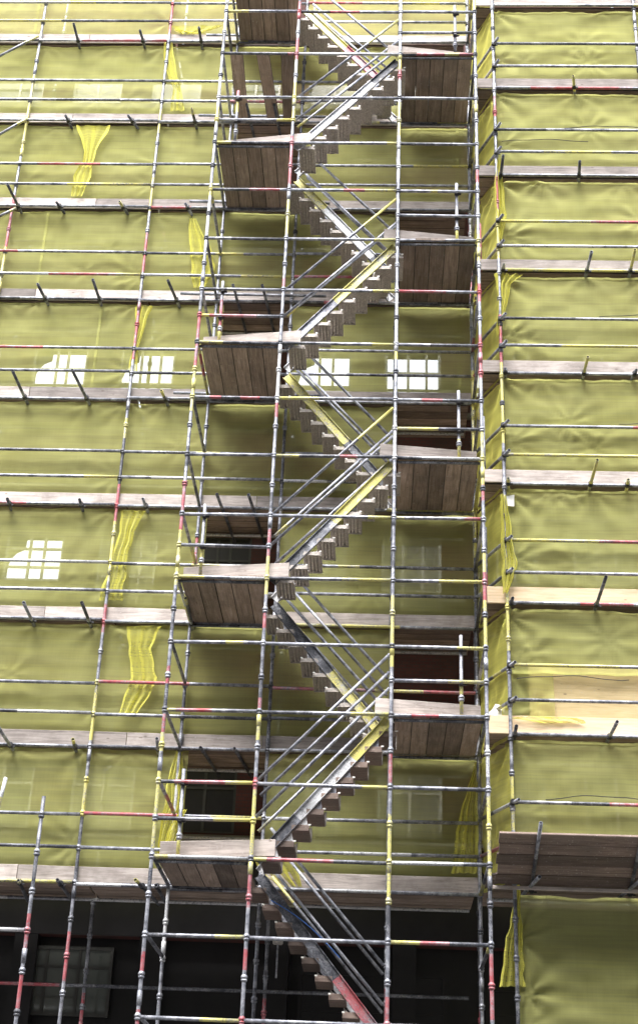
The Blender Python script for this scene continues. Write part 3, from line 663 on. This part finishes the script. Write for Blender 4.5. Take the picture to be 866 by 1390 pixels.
# ------------------------------------------------------------------ boarded fan bottom right
fan = []
A = Vector((4.53, .86, .98)); tilt = math.radians(24); Wd = 1.08
for i in range(5):
    s = Wd*(i+.5)/5
    o = board('fan_board', (A.x+rnd.uniform(-.02,.02), A.y-math.cos(tilt)*s, A.z+math.sin(tilt)*s), 'x', 5.6, Wd/5-.006, .038, '%s long board of sloping protection fan at bottom right' % ('innermost','second innermost','middle','second outermost','outermost')[i], 'board', M_F, 'boards of the protection fan')
    o.rotation_euler = (-tilt, 0, 0)
board('fan_edge', (4.5, .84, .92), 'x', 5.6, .05, .03, 'pale timber batten along lower edge of protection fan', 'batten', M_K, flat=False)
for i, x in enumerate((5.02, 6.34)):
    a = Vector((x, .95, .90)); b = a + Vector((.02, -math.cos(tilt)*1.45, math.sin(tilt)*1.45))
    e = empty('fan_bearer', a, '%s sloping bearer tube under the protection fan' % ('left','right')[i], 'tube', 'bearers of the protection fan')
    link('tube', tube_mesh(a, b, 'k.5 g.5'), M_T, e); link('coupler', COUP, None, e, (0,-.04,0))
    a = Vector((x-.03, .9, .93)); b = a + Vector((.08, -.62, .02))
    tube('transom_tube', b, a+Vector((-.1, .9, 0)), '%s level tube stub under the protection fan' % ('left','right')[i], 'tube', 'g', 'level tubes under the fan')

# ------------------------------------------------------------------ small things
def cord(name, pts, r, mat, label, cat, group=None):
    cu = bpy.data.curves.new(name, 'CURVE'); cu.dimensions = '3D'; cu.bevel_depth = r; cu.bevel_resolution = 1
    sp = cu.splines.new('POLY'); sp.points.add(len(pts)-1)
    for q, p_ in zip(sp.points, pts): q.co = (*p_, 1)
    tmp = bpy.data.objects.new(name, cu); me = bpy.data.meshes.new_from_object(tmp); bpy.data.objects.remove(tmp)
    o = link(name, me, mat); me.materials.clear(); me.materials.append(mat); tag(o, label, cat, group); return o
pts = []
for k in range(13):
    t = k/12; p = at(368+93*t, 1223+78*t-8*math.sin(math.pi*t), .9); pts.append(tuple(p))
cord('rope', pts, .007, M_BLUE, 'thin blue rope slanting beside the lowest stair flight', 'rope')
def wavy(n, x0, x1, label, dz=0.0, a=.03):
    pts = []
    k = 0
    while x0+k*.1 < x1:
        x = x0+k*.1; pts.append((x, .83, n+dz+a*abs(math.sin((x-x0)*2.1))+.008*math.sin(x*9))); k += 1
    cord('tie_cord', pts, .006, M_WIRE, label, 'cord', 'black cords along the right-hand rails')
wavy(2.13, 5.25, 8, 'black double loop cord above the rail over the fan', a=.07); wavy(10.13, 6.4, 8, 'black cord drooping along rail over middle right-hand deck', a=.05)
wavy(8.12, 6.6, 8.5, 'black cord along guard rail over fourth-lowest right-hand deck', a=.04); wavy(3.98, 4.9, 6.6, 'black cord sagging under rail above the plywood', dz=-.10, a=.06)
wavy(14.1, 6.0, 8, 'black cord along guard rail of third-highest right-hand deck', a=.05); wavy(13.85, 4.9, 6.5, 'black cord hanging on netting below third-highest right-hand guard rail', dz=-.06, a=.05)
# white sheet tied at the right corner
def sheet(name, pts, mat, label, cat, bulge=.01):
    bm = bmesh.new(); n = 6; g = []
    P = [Vector(p) for p in pts]
    for j in range(n+1):
        row = []
        for i in range(n+1):
            u, v = i/n, j/n; p = (P[0]*(1-u)+P[1]*u)*(1-v) + (P[3]*(1-u)+P[2]*u)*v
            row.append(bm.verts.new((p.x, p.y-bulge*math.sin(5*u+3*v), p.z)))
        g.append(row)
    for j in range(n):
        for i in range(n): bm.faces.new((g[j][i], g[j][i+1], g[j+1][i+1], g[j+1][i]))
    o = link(name, bm2me(bm, name, True), mat); tag(o, label, cat); return o
Yt = .93
sheet('paper_notice', [at(686,687,Yt), at(698,687,Yt), at(698,672,Yt), at(685,673,Yt)], M_PAPER, 'small white sheet hanging by the right corner upright', 'sheet')
# crumpled bag on the deck
bm = bmesh.new(); bmesh.ops.create_icosphere(bm, subdivisions=3, radius=.5)
for v in bm.verts:
    d = 1+.30*noise.noise(v.co*4.0)+.12*noise.noise(v.co*11); v.co = Vector((v.co.x*.32*d, v.co.y*.25*d, v.co.z*.42*d+.05*v.co.x))
o = link('rubbish_bag', bm2me(bm, 'rubbish_bag', False), M_PAPER, None, (4.66, 1.3, 3.42)); tag(o, 'crumpled white and green plastic bag on the right-hand deck', 'bag')
bm = bmesh.new(); bmesh.ops.create_icosphere(bm, subdivisions=2, radius=.5)
for v in bm.verts:
    d = 1+.25*noise.noise(v.co*5.0+Vector((3,1,2))); v.co = Vector((v.co.x*.24*d, v.co.y*.18*d, v.co.z*.16*d))
link('green_print', bm2me(bm, 'green_print', False), M_BAG, o, (-.05, -.06, -.10))
# small flood lamp hung at lower centre
e = empty('work_lamp', at(377, 1283, 1.9), 'small grey work lamp standing on a post below the stairs', 'lamp')
bm = bmesh.new(); box(bm, (-.07,-.05,0), (.07,.05,.07)); bmesh.ops.bevel(bm, geom=bm.edges[:], offset=.012, segments=2, affect='EDGES'); link('lamp_head', bm2me(bm, 'lamp_head'), M_AL, e)
link('bracket', tube_mesh((0,0,-.45), (0,0,0), 'g', .014), M_T, e, (0,0,-.45))

# ------------------------------------------------------------------ building behind
bld = empty('brick_building', (1, 3.5, ZG), 'dark red brick building hidden behind the scaffold and netting', 'building')
bx0, bx1 = -12, 14; WX = [-7.9+1.62*k for k in range(13)]
storeys = [-4.3+0, 2.2, 6.0, 9.85, 13.4, 17.0]
wh = 1.35; ww = 1.02
bm = bmesh.new(); loc = Vector((-1, -3.5, -ZG))
def wbox(a, b): box(bm, tuple(Vector(a)+loc), tuple(Vector(b)+loc))
yF = 3.5; prev = .6
for k, zs in enumerate(storeys[1:]):
    wbox((bx0, yF, prev), (bx1, yF+.4, zs)); x = bx0
    for cx in WX:
        wbox((x, yF, zs), (cx-ww/2, yF+.4, zs+wh)); x = cx+ww/2
    wbox((x, yF, zs), (bx1, yF+.4, zs+wh)); prev = zs+wh
wbox((bx0, yF, prev), (bx1, yF+.4, 23)); wbox((bx0, yF+4, ZG), (bx1, yF+4.3, 7.6)); wbox((bx0, yF+4, 10.2), (bx1, yF+4.3, 11.4)); wbox((bx0, yF+4, 14.4), (bx1, yF+4.3, 22.9)); wbox((-2.2, yF+4, 7.6), (bx1, yF+4.3, 10.2))
for z_ in (8.4, 15.0): wbox((bx0, yF+.41, z_+6.8), (bx1, yF+3.99, z_+7.0)) if z_ > 9 else None
link('wall', bm2me(bm, 'wall'), M_BR, bld)
bm = bmesh.new()
for zs in storeys[1:]: wbox((bx0, yF-.06, zs-.16), (bx1, yF-.003, zs-.04))
link('stone_band', bm2me(bm, 'stone_band'), M_ST, bld)
bm = bmesh.new()
wbox((bx0, yF+.25, ZG), (bx1, yF+.3, .599)); wbox((bx0, yF-.03, .6), (bx1, yF-.004, 2.0))  # upper band paints the shade under the deck near-black over the brick
for k in range(14): wbox((bx0+k*1.9, yF-.02, ZG), (bx0+k*1.9+.35, yF+.25, .599))
link('shopfront_and_shade', bm2me(bm, 'shopfront_and_shade'), M_BK, bld)
def window(cx, zs, w, h, pane, bars):
    f = bmesh.new(); t = .05; y = .10
    box(f, (-w/2,y,0), (-w/2+t,y+.06,h)); box(f, (w/2-t,y,0), (w/2,y+.06,h)); box(f, (-w/2+t,y,0), (w/2-t,y+.06,t)); box(f, (-w/2+t,y,h-t), (w/2-t,y+.06,h))
    for b in bars[0]: box(f, (-w/2+w*b-.022, y+.01, t), (-w/2+w*b+.022, y+.05, h-t))
    for b in bars[1]: box(f, (-w/2+t, y+.013, h*b-.02), (w/2-t, y+.047, h*b+.02))
    o = link('window', bm2me(f, 'window'), M_WH, bld, Vector((cx, yF, zs))+loc)
    if pane is None:
        k = rnd.random(); g = bmesh.new()      # torn dark film left hanging in the empty opening
        for q in ([(-w/2+.04,h-.04),(-w/2+.04,h-.62-.1*k),(-w/2+.10,h-.48),(-w/2+.19,h-.36),(-w/2+.33,h-.29),(-w/2+.34,h-.04)], )[:1 if cx < 2.5 else 0]:
            g.faces.new([g.verts.new((a, y+.07, b)) for a, b in q])
        link('torn_film', bm2me(g, 'torn_film'), M_BK, o); return o
    g = bmesh.new(); box(g, (-w/2+.01, y+.03, .01), (w/2-.01, y+.036, h-.01)); link('pane', bm2me(g, 'pane'), pane, o)
    return o
for si, zs in enumerate(storeys[1:]):
    for ci, cx in enumerate(WX):
        if cx < -6.5 or cx > 10: continue
        if si < 2 and abs(cx-.2) < .1: pane = M_BK
        elif si == 2: pane = None
        elif si == 1 and abs(cx+3.04) < .1: pane = None
        elif (si+ci) % 3 == 0: pane = M_GL
        else: pane = M_BL
        low = si == 1 and abs(cx+3.04) < .1      # this opening is boarded up to knee height
        if low:
            f = bmesh.new(); box(f, (-ww/2+.002,.06,.002), (ww/2-.002,.12,.44)); link('boarding', bm2me(f, 'boarding'), M_F, bld, Vector((cx, yF, zs))+loc)
        wo_ = window(cx, zs+(.442 if low else 0), ww, wh-(.442 if low else 0), pane, ((rnd.uniform(.3,.45), rnd.uniform(.62,.75)), (.3, rnd.uniform(.56,.68)) if ci % 2 else (.42,)) if si in (1, 2) else ((.5,), (.55,)))
        if pane is M_BK: wo_.data.materials[0] = M_FR
# lower shop windows, dim
window(-1.75, -.55, 1.5, 1.0, M_GL, ((.33,.66), (.7,))).data.materials[0] = M_FR
window(2.9, -.9, 2.2, 1.1, M_BK, ((.5,), (.5,))).data.materials[0] = M_BK
for cx in (-3.6, 5.2): window(cx, -.9, 1.25, .95, M_BK, ((.5,), (.6,))).data.materials[0] = M_BK

# ------------------------------------------------------------------ street, and an unseen terrace added to shade the lower scaffold
def sheet_obj(name, x0, y0, x1, y1, z, mat, kind=True):
    bm = bmesh.new(); bm.faces.new([bm.verts.new(p) for p in ((x0,y0,z),(x1,y0,z),(x1,y1,z),(x0,y1,z))]); o = link(name, bm2me(bm, name), mat)
    if kind: o['kind'] = 'structure'
    return o
M_AS = plain('asphalt', (.05,.05,.052), .9, 0, 30, .3); M_PV = plain('paving', (.12,.115,.11), .9, 0, 8, .2); M_OP = plain('stucco', (.13,.12,.105), .9, 0, 2, .15)
sheet_obj('ground', -300, -300, 300, 300, ZG-.15, M_PV); sheet_obj('road', -300, -22.5, 300, -6, ZG-.146, M_AS)
bm = bmesh.new(); box(bm, (-300,-6,ZG-.3), (300,8,ZG)); o = link('pavement', bm2me(bm, 'pavement'), M_PV); o['kind'] = 'structure'
bm = bmesh.new(); box(bm, (-300,-30,ZG-.3), (300,-22.5,ZG-.004)); o = link('pavement', bm2me(bm, 'pavement'), M_PV); o['kind'] = 'structure'
ob = empty('shade_terrace', (0, -23.5, ZG), 'unseen terrace across the street, added to shade the lower scaffold', 'building')
bm = bmesh.new(); box(bm, (-40,-10,0), (40,0,31)); box(bm, (-40.2,-10,31), (40.2,.25,31.4)); link('wall', bm2me(bm, 'wall'), M_OP, ob)
bm = bmesh.new()
for i in range(-12, 13):
    for k in range(9): box(bm, (i*3-.6, .01, 1.2+k*3.2), (i*3+.6, .05, 3.0+k*3.2))
w_ = link('window_row', bm2me(bm, 'window_row'), M_GL, ob)

# ------------------------------------------------------------------ light
w = bpy.data.worlds.new('World'); S.world = w; w.use_nodes = True; nt = w.node_tree; nt.nodes.clear()
sky = nt.nodes.new('ShaderNodeTexSky'); sky.sky_type = 'NISHITA'; sky.sun_disc = False
ELV, ROT = math.radians(58), math.radians(200)
sky.sun_elevation = ELV; sky.sun_rotation = ROT; sky.dust_density = 4; sky.air_density = 1.2
hs = nt.nodes.new('ShaderNodeHueSaturation'); hs.inputs['Saturation'].default_value = .22
tcw = nt.nodes.new('ShaderNodeTexCoord'); sxw = nt.nodes.new('ShaderNodeSeparateXYZ'); nt.links.new(tcw.outputs['Generated'], sxw.inputs[0])
mr = nt.nodes.new('ShaderNodeMapRange'); mr.inputs[1].default_value = 0; mr.inputs[2].default_value = .8; mr.inputs[3].default_value = 1.5; mr.inputs[4].default_value = 6.7
nt.links.new(sxw.outputs[2], mr.inputs[0]); nt.links.new(mr.outputs[0], hs.inputs['Value'])   # overcast: brighter overhead than at the skyline
bg = nt.nodes.new('ShaderNodeBackground'); bg.inputs[1].default_value = .15
wo = nt.nodes.new('ShaderNodeOutputWorld')
nt.links.new(sky.outputs[0], hs.inputs['Color']); nt.links.new(hs.outputs[0], bg.inputs[0]); nt.links.new(bg.outputs[0], wo.inputs[0])
sl = bpy.data.lights.new('sun', 'SUN'); sl.energy = 1.1; sl.angle = math.radians(35); sl.color = (1, .97, .92)
so = bpy.data.objects.new('sun', sl); COL.objects.link(so)
# direction towards the sun as the sky texture has it
dv = Vector((math.cos(ELV)*math.sin(ROT), math.cos(ELV)*math.cos(ROT), math.sin(ELV)))
so.rotation_euler = dv.to_track_quat('Z', 'Y').to_euler(); so.location = (0, -10, 30)

S.view_settings.view_transform = 'Standard'; S.view_settings.look = 'None'; S.view_settings.exposure = 0
S.cycles.transparent_max_bounces = 24; S.cycles.max_bounces = 8
print('things', len(LABELS), 'objects', len(bpy.data.objects))
